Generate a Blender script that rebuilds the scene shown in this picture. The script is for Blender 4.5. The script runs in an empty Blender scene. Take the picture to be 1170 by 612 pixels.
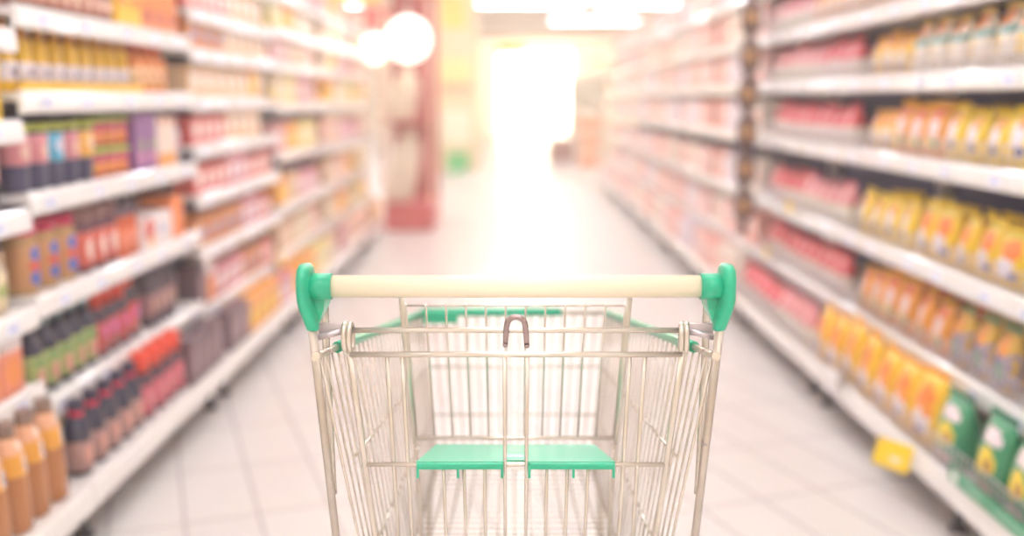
import bpy, bmesh, math, random
from mathutils import Vector, Matrix

rnd = random.Random(7)
S = bpy.context.scene
COL = S.collection
PI = math.pi

# ------------------------------------------------------------------ helpers
def lin(h):
    h = h.lstrip('#')
    out = []
    for i in (0, 2, 4):
        v = int(h[i:i + 2], 16) / 255
        out.append(v / 12.92 if v <= .04045 else ((v + .055) / 1.055) ** 2.4)
    return (*out, 1)

MATS = {}
def mat(name, col, rough=.5, metal=0, coat=0, emit=None, estr=0, noise=0, nscale=30, bump=0):
    if name in MATS:
        return MATS[name]
    m = bpy.data.materials.new(name)
    m.use_nodes = True
    nt = m.node_tree
    b = nt.nodes['Principled BSDF']
    c = lin(col) if isinstance(col, str) else (*col, 1)
    b.inputs['Base Color'].default_value = c
    b.inputs['Roughness'].default_value = rough
    b.inputs['Metallic'].default_value = metal
    b.inputs['Coat Weight'].default_value = coat
    if emit:
        b.inputs['Emission Color'].default_value = lin(emit)
        b.inputs['Emission Strength'].default_value = estr
    if noise or bump:
        tc = nt.nodes.new('ShaderNodeTexCoord')
        n = nt.nodes.new('ShaderNodeTexNoise')
        n.inputs['Scale'].default_value = nscale
        nt.links.new(tc.outputs['Object'], n.inputs['Vector'])
        if noise:
            r = nt.nodes.new('ShaderNodeMix'); r.data_type = 'RGBA'
            r.inputs[6].default_value = tuple(v * (1 - noise) for v in c[:3]) + (1,)
            r.inputs[7].default_value = c
            nt.links.new(n.outputs['Fac'], r.inputs[0])
            nt.links.new(r.outputs[2], b.inputs['Base Color'])
        if bump:
            bp = nt.nodes.new('ShaderNodeBump')
            bp.inputs['Strength'].default_value = bump
            bp.inputs['Distance'].default_value = .004
            nt.links.new(n.outputs['Fac'], bp.inputs['Height'])
            nt.links.new(bp.outputs['Normal'], b.inputs['Normal'])
    MATS[name] = m
    return m

def printed(name, base, blobs, rough=.35, wob=.25, coat=.2):
    """packaging print: soft-edged coloured shapes on a base colour, in the pack's own coordinates.
    blobs: (cx, cz, rx, rz, colour[, 'b' for a band/box])"""
    if name in MATS:
        return MATS[name]
    m = bpy.data.materials.new(name); m.use_nodes = True
    nt = m.node_tree; L = nt.links
    b = nt.nodes['Principled BSDF']
    b.inputs['Roughness'].default_value = rough
    b.inputs['Coat Weight'].default_value = coat
    tc = nt.nodes.new('ShaderNodeTexCoord')
    sep = nt.nodes.new('ShaderNodeSeparateXYZ')
    L.new(tc.outputs['Object'], sep.inputs[0])
    nz = nt.nodes.new('ShaderNodeTexNoise'); nz.inputs['Scale'].default_value = 38
    L.new(tc.outputs['Object'], nz.inputs['Vector'])
    def M(op, a, bb=None):
        n = nt.nodes.new('ShaderNodeMath'); n.operation = op
        for i, v in enumerate((a, bb)):
            if v is None: continue
            if isinstance(v, (int, float)): n.inputs[i].default_value = v
            else: L.new(v, n.inputs[i])
        return n.outputs[0]
    cur = None
    for bl in blobs:
        cx, cz, rx, rz, colr = bl[:5]
        u = M('DIVIDE', M('SUBTRACT', sep.outputs[0], cx), rx)
        v = M('DIVIDE', M('SUBTRACT', sep.outputs[2], cz), rz)
        if len(bl) > 5:
            q = M('MAXIMUM', M('ABSOLUTE', u), M('ABSOLUTE', v))
        else:
            q = M('SQRT', M('ADD', M('MULTIPLY', u, u), M('MULTIPLY', v, v)))
        q = M('ADD', q, M('MULTIPLY', M('SUBTRACT', nz.outputs['Fac'], .5), wob * 4))
        fac = M('LESS_THAN', q, 1.0)
        mx = nt.nodes.new('ShaderNodeMix'); mx.data_type = 'RGBA'
        L.new(fac, mx.inputs[0])
        if cur is None: mx.inputs[6].default_value = lin(base)
        else: L.new(cur, mx.inputs[6])
        mx.inputs[7].default_value = lin(colr)
        cur = mx.outputs[2]
    if cur is None: b.inputs['Base Color'].default_value = lin(base)
    else: L.new(cur, b.inputs['Base Color'])
    MATS[name] = m
    return m

class MB:
    def __init__(s): s.bm = bmesh.new()
    def box(s, c, d, bev=0, seg=2, rot=None, mi=0):
        g = bmesh.ops.create_cube(s.bm, size=1)
        vs = g['verts']
        bmesh.ops.scale(s.bm, vec=d, verts=vs)
        if bev:
            es = list({e for v in vs for e in v.link_edges})
            r = bmesh.ops.bevel(s.bm, geom=es, offset=bev, segments=seg, affect='EDGES', profile=.5)
            vs = list({v for f in r['faces'] for v in f.verts} | {v for v in vs if v.is_valid})
        if rot is not None:
            bmesh.ops.rotate(s.bm, cent=(0, 0, 0), matrix=rot, verts=vs)
        bmesh.ops.translate(s.bm, vec=c, verts=vs)
        if mi:
            for f in {f for v in vs for f in v.link_faces}: f.material_index = mi
        return s
    def rings(s, rings, closed=False, caps=True, mi=0, smooth=True):
        R = [[s.bm.verts.new(p) for p in r] for r in rings]
        n = len(R[0]); k = len(R)
        for i in range(k if closed else k - 1):
            a, b = R[i], R[(i + 1) % k]
            for j in range(n):
                f = s.bm.faces.new((a[j], a[(j + 1) % n], b[(j + 1) % n], b[j]))
                f.smooth = smooth; f.material_index = mi
        if caps and not closed:
            for r in (R[0][::-1], R[-1]):
                f = s.bm.faces.new(r); f.material_index = mi
        return s
    def tube(s, pts, r, seg=8, closed=False, mi=0):
        P = [Vector(p) for p in pts]; n = len(P)
        T = []
        for i in range(n):
            a = P[(i - 1) % n] if closed or i else P[0]
            b = P[(i + 1) % n] if closed or i < n - 1 else P[-1]
            T.append((b - a).normalized())
        up = Vector((0, 0, 1)) if abs(T[0].z) < .9 else Vector((1, 0, 0))
        nrm = (up - T[0] * up.dot(T[0])).normalized()
        rings = []
        for i in range(n):
            nrm = (nrm - T[i] * nrm.dot(T[i])).normalized()
            bn = T[i].cross(nrm)
            rr = r[i] if isinstance(r, (list, tuple)) else r
            rings.append([P[i] + (nrm * math.cos(2 * PI * j / seg) + bn * math.sin(2 * PI * j / seg)) * rr for j in range(seg)])
        return s.rings(rings, closed=closed, mi=mi)
    def lathe(s, prof, seg=20, sx=1, sy=1, mi=0):
        rings = [[(r * sx * math.cos(2 * PI * j / seg), r * sy * math.sin(2 * PI * j / seg), z) for j in range(seg)] for r, z in prof]
        return s.rings(rings, mi=mi)
    def prism(s, poly, y0, y1, mi=0):
        """poly of (x, z) extruded along y"""
        a = [s.bm.verts.new((x, y0, z)) for x, z in poly]
        b = [s.bm.verts.new((x, y1, z)) for x, z in poly]
        n = len(poly)
        fs = [s.bm.faces.new((a[i], a[(i + 1) % n], b[(i + 1) % n], b[i])) for i in range(n)]
        fs += [s.bm.faces.new(a[::-1]), s.bm.faces.new(b)]
        for f in fs: f.material_index = mi
        return s
    def mesh(s, name, mats):
        bmesh.ops.recalc_face_normals(s.bm, faces=s.bm.faces)
        me = bpy.data.meshes.new(name)
        s.bm.to_mesh(me); s.bm.free()
        for m in (mats if isinstance(mats, (list, tuple)) else [mats]): me.materials.append(m)
        return me
    def build(s, name, mats, parent=None):
        o = bpy.data.objects.new(name, s.mesh(name, mats)); COL.objects.link(o)
        if parent: o.parent = parent
        return o

def tag(o, label, cat, group=None):
    o['label'] = label; o['category'] = cat
    if group: o['group'] = group
    return o
def thing(name, label, cat, loc=(0, 0, 0), rz=0, group=None):
    o = bpy.data.objects.new(name, None); COL.objects.link(o)
    o.empty_display_size = .05
    o.location = loc; o.rotation_euler = (0, 0, rz)
    return tag(o, label, cat, group)
def struct(o):
    o['kind'] = 'structure'; return o
def copy_tree(o, parent=None):
    c = o.copy(); COL.objects.link(c); c.parent = parent
    for ch in o.children: copy_tree(ch, c)
    return c

ORD = 'first second third fourth fifth sixth seventh eighth ninth tenth eleventh twelfth thirteenth fourteenth fifteenth sixteenth seventeenth eighteenth nineteenth twentieth'.split()

# ------------------------------------------------------------------ materials
wire = mat('zinc_wire', '#e0d7cb', .25, .7)
post_m = mat('worn_zinc_tube', '#d9cfc3', .28, .8, noise=.35, nscale=28)
def wear(m, colr, scale, edge):
    nt = m.node_tree; b = nt.nodes['Principled BSDF']
    src = b.inputs['Base Color'].links[0].from_socket if b.inputs['Base Color'].links else None
    tc = nt.nodes.new('ShaderNodeTexCoord'); n = nt.nodes.new('ShaderNodeTexNoise')
    n.inputs['Scale'].default_value = scale; n.inputs['Detail'].default_value = 4
    nt.links.new(tc.outputs['Object'], n.inputs['Vector'])
    r = nt.nodes.new('ShaderNodeMapRange'); r.inputs[1].default_value = edge; r.inputs[2].default_value = edge + .05
    nt.links.new(n.outputs['Fac'], r.inputs[0])
    x = nt.nodes.new('ShaderNodeMix'); x.data_type = 'RGBA'
    nt.links.new(r.outputs[0], x.inputs[0])
    if src: nt.links.new(src, x.inputs[6])
    else: x.inputs[6].default_value = b.inputs['Base Color'].default_value
    x.inputs[7].default_value = lin(colr)
    nt.links.new(x.outputs[2], b.inputs['Base Color'])
wear(post_m, '#4a4468', 16, .62)
hook_m = mat('dark_chrome', '#bfaaaa', .22, 1, noise=.4, nscale=90)
green_p = mat('green_plastic', '#1fb78d', .3, 0, .3)
cream_p = mat('cream_plastic', '#faecd0', .35, 0, .2)
white_rail = mat('white_rail_plastic', '#f3f1ee', .16, 0, .6)
white_steel = mat('white_steel', '#e9e5e2', .4)
shade_back = mat('shade_navy_back_panel', '#262a86', .6)  # bluish shade of the shelf interiors is put into this colour
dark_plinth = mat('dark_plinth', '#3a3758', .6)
foot_m = mat('black_foot', '#33303c', .5)
guard_m = mat('wire_guard_steel', '#cfc6cc', .35, .6)
ticket_m = printed('price_ticket_print', '#eef0fb', [(0, 0, .02, .006, '#a9b4e0', 'b')])
yellow_card = printed('yellow_price_card', '#f7d024', [(.012, -.012, .02, .008, '#f6efd8', 'b')], wob=.1)

# ------------------------------------------------------------------ the room
X0, X1, Y0, Y1, ZC = -9.0, 9.0, -5.0, 42.0, 3.4
def floor_mat():
    m = bpy.data.materials.new('pale_tile_floor'); m.use_nodes = True
    nt = m.node_tree; L = nt.links; b = nt.nodes['Principled BSDF']
    tc = nt.nodes.new('ShaderNodeTexCoord'); mp = nt.nodes.new('ShaderNodeMapping')
    mp.inputs['Rotation'].default_value = (0, 0, math.radians(-20))
    mp.inputs['Location'].default_value = (-.04, .05, 0)
    L.new(tc.outputs['Object'], mp.inputs['Vector'])
    br = nt.nodes.new('ShaderNodeTexBrick')
    br.offset = 0; br.squash = 1
    br.inputs['Scale'].default_value = 1
    br.inputs['Brick Width'].default_value = .215
    br.inputs['Row Height'].default_value = .43
    br.inputs['Mortar Size'].default_value = .007
    br.inputs['Mortar Smooth'].default_value = .6
    br.inputs['Color1'].default_value = lin('#e9e3df')
    br.inputs['Color2'].default_value = lin('#e6dfdb')
    br.inputs['Mortar'].default_value = lin('#bfb4b4')
    L.new(mp.outputs[0], br.inputs['Vector'])
    n = nt.nodes.new('ShaderNodeTexNoise'); n.inputs['Scale'].default_value = 6
    L.new(tc.outputs['Object'], n.inputs['Vector'])
    mx = nt.nodes.new('ShaderNodeMix'); mx.data_type = 'RGBA'; mx.blend_type = 'MULTIPLY'
    mx.inputs[0].default_value = .06
    L.new(br.outputs['Color'], mx.inputs[6]); L.new(n.outputs['Color'], mx.inputs[7])
    L.new(mx.outputs[2], b.inputs['Base Color'])
    b.inputs['Roughness'].default_value = .3
    return m
fl = MB().box(((X0 + X1) / 2, (Y0 + Y1) / 2, -.05), (X1 - X0, Y1 - Y0, .1)).build('floor', floor_mat()); struct(fl)
wallm = mat('cream_wall_paint', '#f4ead8', .7)
ceilm = mat('white_ceiling', '#f0dfc6', .8)
struct(MB().box(((X0 + X1) / 2, (Y0 + Y1) / 2, ZC + .05), (X1 - X0, Y1 - Y0, .1)).build('ceiling', ceilm))
struct(MB().box((X0 - .05, (Y0 + Y1) / 2, ZC / 2), (.1, Y1 - Y0, ZC)).build('wall_left', wallm))
struct(MB().box((X1 + .05, (Y0 + Y1) / 2, ZC / 2), (.1, Y1 - Y0, ZC)).build('wall_right', wallm))
struct(MB().box(((X0 + X1) / 2, Y0 - .05, ZC / 2), (X1 - X0, .1, ZC)).build('wall_rear', wallm))
# far wall with a glazed shop front
WX0, WX1, WZ = -.6, 2.5, 3.15
w = MB()
w.box(((X0 + WX0) / 2, Y1 + .05, ZC / 2), (WX0 - X0, .1, ZC)).box(((X1 + WX1) / 2, Y1 + .05, ZC / 2), (X1 - WX1, .1, ZC))
w.box(((WX0 + WX1) / 2, Y1 + .05, (ZC + WZ) / 2), (WX1 - WX0, .1, ZC - WZ))
struct(w.build('wall_far', wallm))
win = thing('window_1', 'bright glazed shop front at the far end of the aisle', 'window', (0, Y1, 0)); struct(win)
fr = MB()
for x in (WX0 + .05, .95, WX1 - .05): fr.box((x, 0, WZ / 2), (.08, .08, WZ))
fr.box(((WX0 + WX1) / 2, 0, 2.2), (WX1 - WX0, .06, .06)).box(((WX0 + WX1) / 2, 0, WZ - .04), (WX1 - WX0, .08, .08))
fr.build('window_frame', white_steel, win)
daylight = mat('daylit_glass', '#ffffff', .3, emit='#fff0cf', estr=12)
MB().box(((WX0 + WX1) / 2, .03, WZ / 2), (WX1 - WX0, .02, WZ)).build('pane', daylight, win)
# cross beams under the ceiling
for i, y in enumerate((25.2, 30.5, 36.0)):
    struct(MB().box((0, y, ZC - .09), (X1 - X0, .22, .18)).build('trim_%d' % (i + 1), mat('beam_paint', '#c9965c', .7)))

# ceiling lights
tube_m = mat('lit_diffuser', '#ffffff', .4, emit='#f6f8ff', estr=13)
def make_light():
    t = thing('ceiling_light', '', 'ceiling light', group='linear ceiling lights in rows over the aisle')
    MB().box((0, 0, -.03), (2.5, .34, .06), .01).build('housing', white_steel, t)
    MB().box((0, 0, -.066), (2.4, .28, .02), .006).build('diffuser', tube_m, t)
    return t
LIGHT0 = make_light()
for r, y in enumerate((-3.2, -.6, 2.0, 4.6, 7.2, 9.8, 12.6, 15.6, 19.0, 23.0, 28.0, 32.5, 37.5)):
    for c, x in enumerate((-4.6, .1, 4.6) if r < 9 else ((-4.6, .4, 3.1) if r == 9 else ((-4.6, 2.25, 6.2) if r == 10 else (-5.2, 7.0)))):  # farthest side-only rows are unseen, added to brighten the far hall
        o = LIGHT0 if (r == 0 and c == 0) else copy_tree(LIGHT0)
        o.location = (x, y, ZC)
        o['label'] = '%s ceiling light strip down the hall, %s' % (ORD[r], ('leftmost of its row', 'middle of its row' if r < 11 else 'rightmost of its row', 'rightmost of its row')[c])

# ------------------------------------------------------------------ products
PROTO = {}
FAR_Y = 5.6
def define(kind, desc, cat, name, width, builder):
    PROTO[kind] = dict(desc=desc, cat=cat, name=name, w=width, build=builder, near=None, far=None)

def get(kind, far):
    p = PROTO[kind]
    k = 'far' if far else 'near'
    if p[k] is None:
        parts = p['build']()              # list of (part name, MB, materials)
        if far or len(parts) == 1:
            # one joined mesh for the small distant copies
            bm = bmesh.new(); mats = []
            for pn, mb, ms in parts:
                ms = ms if isinstance(ms, (list, tuple)) else [ms]
                off = len(mats); mats += ms
                me = mb.mesh('tmp', ms)
                for q in me.polygons: q.material_index += off
                bm.from_mesh(me); bpy.data.meshes.remove(me)
            me = bpy.data.meshes.new(p['name']); bm.to_mesh(me); bm.free()
            for m in mats: me.materials.append(m)
            p[k] = ('one', me)
        else:
            p[k] = ('many', [(pn, mb.mesh(pn, ms)) for pn, mb, ms in parts])
    return p[k]

def put(kind, loc, rz, label, group, far):
    p = PROTO[kind]
    how, data = get(kind, far)
    if how == 'one':
        o = bpy.data.objects.new(p['name'], data); COL.objects.link(o)
    else:
        o = bpy.data.objects.new(p['name'], None); o.empty_display_size = .03; COL.objects.link(o)
        for pn, me in data:
            c = bpy.data.objects.new(pn, me); COL.objects.link(c); c.parent = o
    o.location = loc; o.rotation_euler = (0, 0, rz)
    tag(o, label, p['cat'], group)
    return o

def bottle(body, cap, bcol, ccol, label=None, lmat=None, band=None, bandcol=None, sy=1, rough=.2, extra=None):
    def f():
        out = [('body', MB().lathe(body, 20, 1, sy), mat('bottle_' + bcol, bcol, rough, 0, .4)),
               ('cap', MB().lathe(cap, 16, 1, sy if sy > .75 else 1), mat('cap_' + ccol, ccol, .4))]
        if label:
            z0, z1, r = label
            out.append(('label', MB().lathe([(r, z0), (r + .0012, z0 + .001), (r + .0012, z1 - .001), (r, z1)], 20, 1, sy), lmat))
        if band:
            z0, z1, r = band
            out.append(('neck_band', MB().lathe([(r, z0), (r + .0015, z0 + .002), (r + .0015, z1 - .002), (r, z1)], 16, 1, sy), mat('band_' + bandcol, bandcol, .4)))
        return out
    return f

def sauce_prof(R, h, neck=.4, shoulder=.62):
    return [(R * .85, 0), (R, .006), (R, h * shoulder), (R * .9, h * (shoulder + .08)), (R * .6, h * (shoulder + .17)), (R * neck, h * (shoulder + .23)), (R * neck, h * .9)]
def cap_prof(r, z0, z1):
    return [(r, z0), (r, z1 - .004), (r * .85, z1)]
def jar_prof(R, h):
    return [(R * .9, 0), (R, .008), (R, h * .78), (R * .85, h * .86), (R * .82, h * .88)]

def carton(w, d, h, pm, flap=True):
    def f():
        out = [('body', MB().box((0, d / 2, h / 2), (w, d, h), .003, 1), pm)]
        if flap:
            out.append(('flap', MB().box((0, d / 2, h + .0012), (w * .96, d * .5, .0022)), pm))
        return out
    return f

def pouch(w, d, h, pm, top=.12, lean=0, crimpm=None):
    """soft pillow bag: rounded base, fat belly, flat crimped top"""
    def f():
        rings = []
        prof = [(0, .80, .75), (.02, .9, .9), (.12, .98, 1), (.35, 1, 1.0), (.6, .97, .82), (.78, .93, .5), (1 - top, .88, .16), (1 - top * .9, .86, .05)]
        for t, a, b in prof:
            r = []
            for j in range(20):
                q = 2 * PI * j / 20
                cx, sx_ = math.cos(q), math.sin(q)
                ex = math.copysign(abs(cx) ** .6, cx); ey = math.copysign(abs(sx_) ** .75, sx_)
                r.append((w / 2 * a * ex, d / 2 + d / 2 * b * ey + lean * t * t, h * t))
            rings.append(r)
        out = [('body', MB().rings(rings), pm)]
        n = 9; mb = MB(); cr = []
        for k, (t, a) in enumerate(((1 - top * .92, .86), (1 - top * .5, .92), (1.0, .98))):
            r = []
            for j in range(n): r.append((w / 2 * a * (-1 + 2 * j / (n - 1)), d / 2 - .0025 + (.004 * k if j % 2 else -.002 * k) + lean * t * t, h * t))
            for j in range(n - 1, -1, -1): r.append((w / 2 * a * (-1 + 2 * j / (n - 1)), d / 2 + .0025 + (.004 * k if j % 2 else -.002 * k) + lean * t * t, h * t))
            cr.append(r)
        mb.rings(cr, smooth=False)
        out.append(('crimped_top', mb, crimpm or pm))
        return out
    return f

P = printed
# -- left aisle
def mustard():
    R, h = .034, .19
    body = [(R * .85, 0), (R, .006), (R, .075), (R * .86, .1), (R * .95, .125), (R * .8, .14), (R * .5, .148)]
    cap = [(R * .5, .146), (R * .5, .157), (R * .3, .163), (R * .14, .19), (R * .08, .195)]
    lab = [(R * 1.0, .03), (R * 1.03, .032), (R * 1.03, .078), (R * 1.0, .08)]
    return [('body', MB().lathe(body, 20, 1, .7), mat('mustard_yellow', '#f3c11d', .3, 0, .3)),
            ('nozzle_cap', MB().lathe(cap, 14), mat('cap_orange', '#e79a25', .4)),
            ('label', MB().lathe(lab, 20, 1, .7), P('mustard_label', '#efe6ea', [(.006, .052, .016, .011, '#57457f')]))]
define('mustard', 'yellow mustard squeeze bottle', 'bottle', 'mustard_bottle', .099, mustard)
define('orange_bottle', 'orange squeeze sauce bottle', 'bottle', 'sauce_bottle', .08, bottle(sauce_prof(.033, .17), cap_prof(.018, .15, .175), '#e8852b', '#d8482c', (.03, .09, .0335), P('ob_label', '#f2cf9c', [(0, .06, .02, .018, '#c9502e')])))
define('brown_jar', 'small brown spread jar', 'jar', 'spread_jar', .08, bottle(jar_prof(.035, .12), cap_prof(.034, .1, .125), '#7a5348', '#b58a7e', (.02, .08, .0355), P('bj_label', '#c98a78', [(0, .05, .02, .015, '#f1d7c0')])))
def cart_def(kind, desc, base, blobs, w=.13, d=.1, h=.17, name='food_carton'):
    define(kind, desc, 'carton', name, w + .006, carton(w, d, h, P('print_' + kind, base, blobs, .45)))
cart_def('yellow_carton', 'yellow orange-printed carton', '#f4c62f', [(0, .09, .04, .03, '#e98a2d')], .1, .1, .15)
cart_def('orange_carton', 'orange carton with stripe', '#ee8a3c', [(0, .05, .05, .03, '#c65a32')], .12, .1, .15)
cart_def('red_carton', 'red carton with pale panel', '#d95a58', [(0, .06, .045, .03, '#f3d7cf', 'b')], .12, .1, .115)
cart_def('beige_carton', 'beige carton with white window', '#e3bd92', [(0, .07, .04, .028, '#f6ebdf', 'b'), (.03, .1, .012, .012, '#8f93c4')], .15, .1, .13)
cart_def('brown_carton', 'flat brown blue-lettered carton', '#c9793c', [(.02, .06, .045, .018, '#93a0cf'), (-.04, .09, .02, .03, '#e8a04b')], .17, .12, .13)
cart_def('pink_carton', 'pink and white carton', '#d98b98', [(0, .07, .05, .035, '#f3e6ea', 'b'), (0, .11, .05, .01, '#c23b63', 'b')], .15, .1, .14)
cart_def('amber_carton', 'amber and yellow carton', '#f0a437', [(.01, .07, .04, .04, '#f7d62c'), (-.03, .12, .02, .02, '#e2604a')], .14, .12, .16)
cart_def('dark_carton', 'dark brown mauve-fronted pack', '#6b4c58', [(0, .08, .03, .05, '#94717c')], .1, .1, .17)
cart_def('tray_white', 'white red-cornered tray carton', '#efe4e2', [(-.09, .07, .05, .04, '#d95a52'), (-.07, .02, .02, .02, '#efb13a'), (.04, .06, .04, .02, '#c9c6da')], .3, .14, .12, 'tray_carton')
cart_def('orange_block', 'plain bright orange carton', '#f58a48', [], .13, .13, .16)
cart_def('purple_carton', 'purple carton with leaf', '#8a5a96', [(.01, .09, .02, .02, '#8fb04d'), (0, .045, .03, .028, '#d58ab4')], .1, .09, .2)
cart_def('cream_carton', 'cream carton with orange foot', '#ecd9c9', [(0, .02, .08, .03, '#eaa24e', 'b'), (0, .17, .03, .015, '#d98f77')], .1, .09, .185)
def navy_pot(desc_mat):
    return bottle([(.03, 0), (.04, .006), (.046, .16), (.048, .165)], cap_prof(.05, .163, .185), '#413f66', '#b3bb4b', (.075, .155, .0462), desc_mat, rough=.4)
define('blue_pot', 'tall sky blue pot', 'pot', 'food_pot', .102, navy_pot(P('pot_blue', '#58b6d8', [(0, .12, .02, .02, '#d9d8ea')])))
define('orange_pot', 'tall orange-labelled pot', 'pot', 'food_pot', .102, navy_pot(P('pot_orange', '#f0b456', [(0, .12, .02, .02, '#f3dcc0')])))
define('pink_pot', 'tall pink-labelled pot', 'pot', 'food_pot', .102, navy_pot(P('pot_pink', '#d98a92', [(0, .11, .02, .02, '#e9c2b2')])))
define('red_tub', 'red fruit tub with lime lid', 'tub', 'fruit_tub', .098, bottle([(.034, 0), (.044, .075), (.045, .08)], cap_prof(.047, .079, .096), '#c94a6c', '#a9c052', (.012, .06, .0395), P('tub_lab', '#e79a4a', [(0, .035, .02, .015, '#e2574a')])))
define('grey_bottle', 'pale blue bottle with dark cap', 'bottle', 'drink_bottle', .075, bottle(sauce_prof(.032, .2), cap_prof(.015, .18, .2), '#b7bedb', '#4e4766', (.04, .11, .0325), P('gb_lab', '#d9d3e6', [(0, .07, .02, .02, '#d98fa0')])))
define('tan_jar', 'tan jar with crimson lid', 'jar', 'spread_jar', .118, bottle(jar_prof(.048, .19), cap_prof(.047, .163, .195), '#c39a66', '#d01f5a', (.02, .135, .0485), P('tj_lab', '#c9905e', [(0, .045, .028, .02, '#2f62c4'), (0, .078, .03, .013, '#d8483f'), (0, .112, .022, .02, '#2f62c4')], wob=.1)))
define('brown_lid_jar', 'red jar with brown lid', 'jar', 'sauce_jar', .1, bottle(jar_prof(.045, .2), cap_prof(.045, .16, .205), '#6b4150', '#8a5d5c', (.02, .125, .0455), P('blj_lab', '#d8604f', [(.005, .07, .028, .035, '#eed6cd')])))
define('amber_jar', 'amber jar with grey lid', 'jar', 'sauce_jar', .085, bottle(jar_prof(.039, .17), cap_prof(.038, .14, .175), '#d8643c', '#6f5a6c', (.02, .1, .0395), P('aj_lab', '#e8774a', [(0, .06, .02, .03, '#f0a08a')])))
define('dark_bottle', 'grey capped soy bottle', 'bottle', 'sauce_bottle', .07, bottle(sauce_prof(.031, .22), cap_prof(.016, .197, .222), '#4a3a4e', '#77708e', (.04, .12, .0316), P('db_lab', '#9a6f74', [(0, .08, .02, .03, '#caa08e')])))
define('green_label_bottle', 'dark bottle with green label', 'bottle', 'sauce_bottle', .088, bottle(sauce_prof(.036, .215, .42), cap_prof(.0175, .19, .217), '#2c2d4c', '#48707c', (.02, .12, .0366), P('gl_lab', '#a5b46a', [(0, .055, .024, .03, '#d99a86'), (0, .1, .03, .01, '#5c8a55')])))
define('red_cap_bottle', 'dark bottle with red cap', 'bottle', 'sauce_bottle', .09, bottle(sauce_prof(.036, .225, .5, .55), cap_prof(.0235, .16, .225), '#46364d', '#e8422d', (.02, .115, .0366), P('rc_lab', '#c9494f', [(0, .085, .022, .022, '#d573ad'), (0, .04, .02, .02, '#8a6a66')])))
define('big_red_bottle', 'large red bottle', 'bottle', 'sauce_bottle', .12, bottle(sauce_prof(.046, .24, .5, .55), cap_prof(.026, .18, .24), '#43344a', '#ee4a33', (.025, .125, .0466), P('br_lab', '#d9463f', [(0, .09, .026, .022, '#cf74b8'), (0, .045, .03, .02, '#b28d86')])))
define('red_neck_bottle', 'black crimson-necked bottle', 'bottle', 'sauce_bottle', .1, bottle(sauce_prof(.037, .215, .5, .6), cap_prof(.022, .187, .217), '#272642', '#2f2b4a', (.015, .1, .0376), P('rn_lab', '#a87f78', [(0, .06, .022, .03, '#d99a8c')]), (.165, .187, .0195), '#d92b56'))
define('orange_cap_bottle', 'dark bottle with orange cap', 'bottle', 'sauce_bottle', .1, bottle(sauce_prof(.038, .225, .55, .55), cap_prof(.029, .158, .225), '#5a3a4a', '#f2492c', (.02, .115, .0386), P('oc_lab', '#c9566a', [(0, .07, .022, .03, '#d9848c')])))
def caramel():
    R, h = .047, .27
    body = [(R * .88, 0), (R, .008), (R * .94, .08), (R * .88, .15), (R * .8, .19), (R * .6, .225), (R * .42, .243), (R * .42, .252)]
    cap = [(R * .45, .243), (R * .47, .246), (R * .47, .272), (R * .4, .276)]
    lab = [(R * .885, .145), (R * .9, .147), (R * .8, .197), (R * .79, .199)]
    slv = [(R * .79, .199), (R * .8, .201), (R * .52, .236), (R * .5, .238)]
    return [('body', MB().lathe(body, 24), mat('caramel_sauce', '#b8763f', .25, 0, .4)),
            ('cap', MB().lathe(cap, 16), mat('cap_taupe', '#8a7266', .4)),
            ('label', MB().lathe(lab, 24), P('caramel_label', '#eda93a', [(.012, .172, .015, .02, '#e9e3e6', 'b'), (.013, .168, .008, .012, '#8d8aa0')], wob=.12)),
            ('neck_sleeve', MB().lathe(slv, 24), P('caramel_sleeve', '#f0b891', [(0, .22, .012, .01, '#f6e0cf')]))]
define('caramel', 'caramel bottle with amber label', 'bottle', 'caramel_sauce_bottle', .1, caramel)
define('cream_jar', 'cream jar with beige lid', 'jar', 'spread_jar', .1, bottle(jar_prof(.044, .16), cap_prof(.043, .135, .165), '#d9c6a8', '#cfae86', (.02, .11, .0445), P('cj_lab', '#ead6b0', [(0, .06, .02, .02, '#a9b06a')])))
cart_def('coral_carton', 'coral white-topped carton', '#ec8f6c', [(0, .145, .06, .03, '#eee0de', 'b'), (0, .06, .04, .04, '#f08f3c')], .11, .1, .175)
# pale packs further down the left run
for k, (c1, c2, c3) in dict(peach=('#e6b09a', '#f4e2d6', '#d9665c'), sand=('#e2cda8', '#f6efe0', '#c9a04f'), rose=('#dca0a0', '#f2dcd8', '#c84a55'),
                            lemon=('#ecd98a', '#f8f1d6', '#b9b04a'), tan=('#d8b48c', '#f1e2cf', '#b8774a')).items():
    cart_def('l_' + k, k + ' coloured boxed food pack', c1, [(0, .08, .045, .03, c2, 'b'), (.02, .12, .03, .012, c3)], .14, .1, .16)

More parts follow.
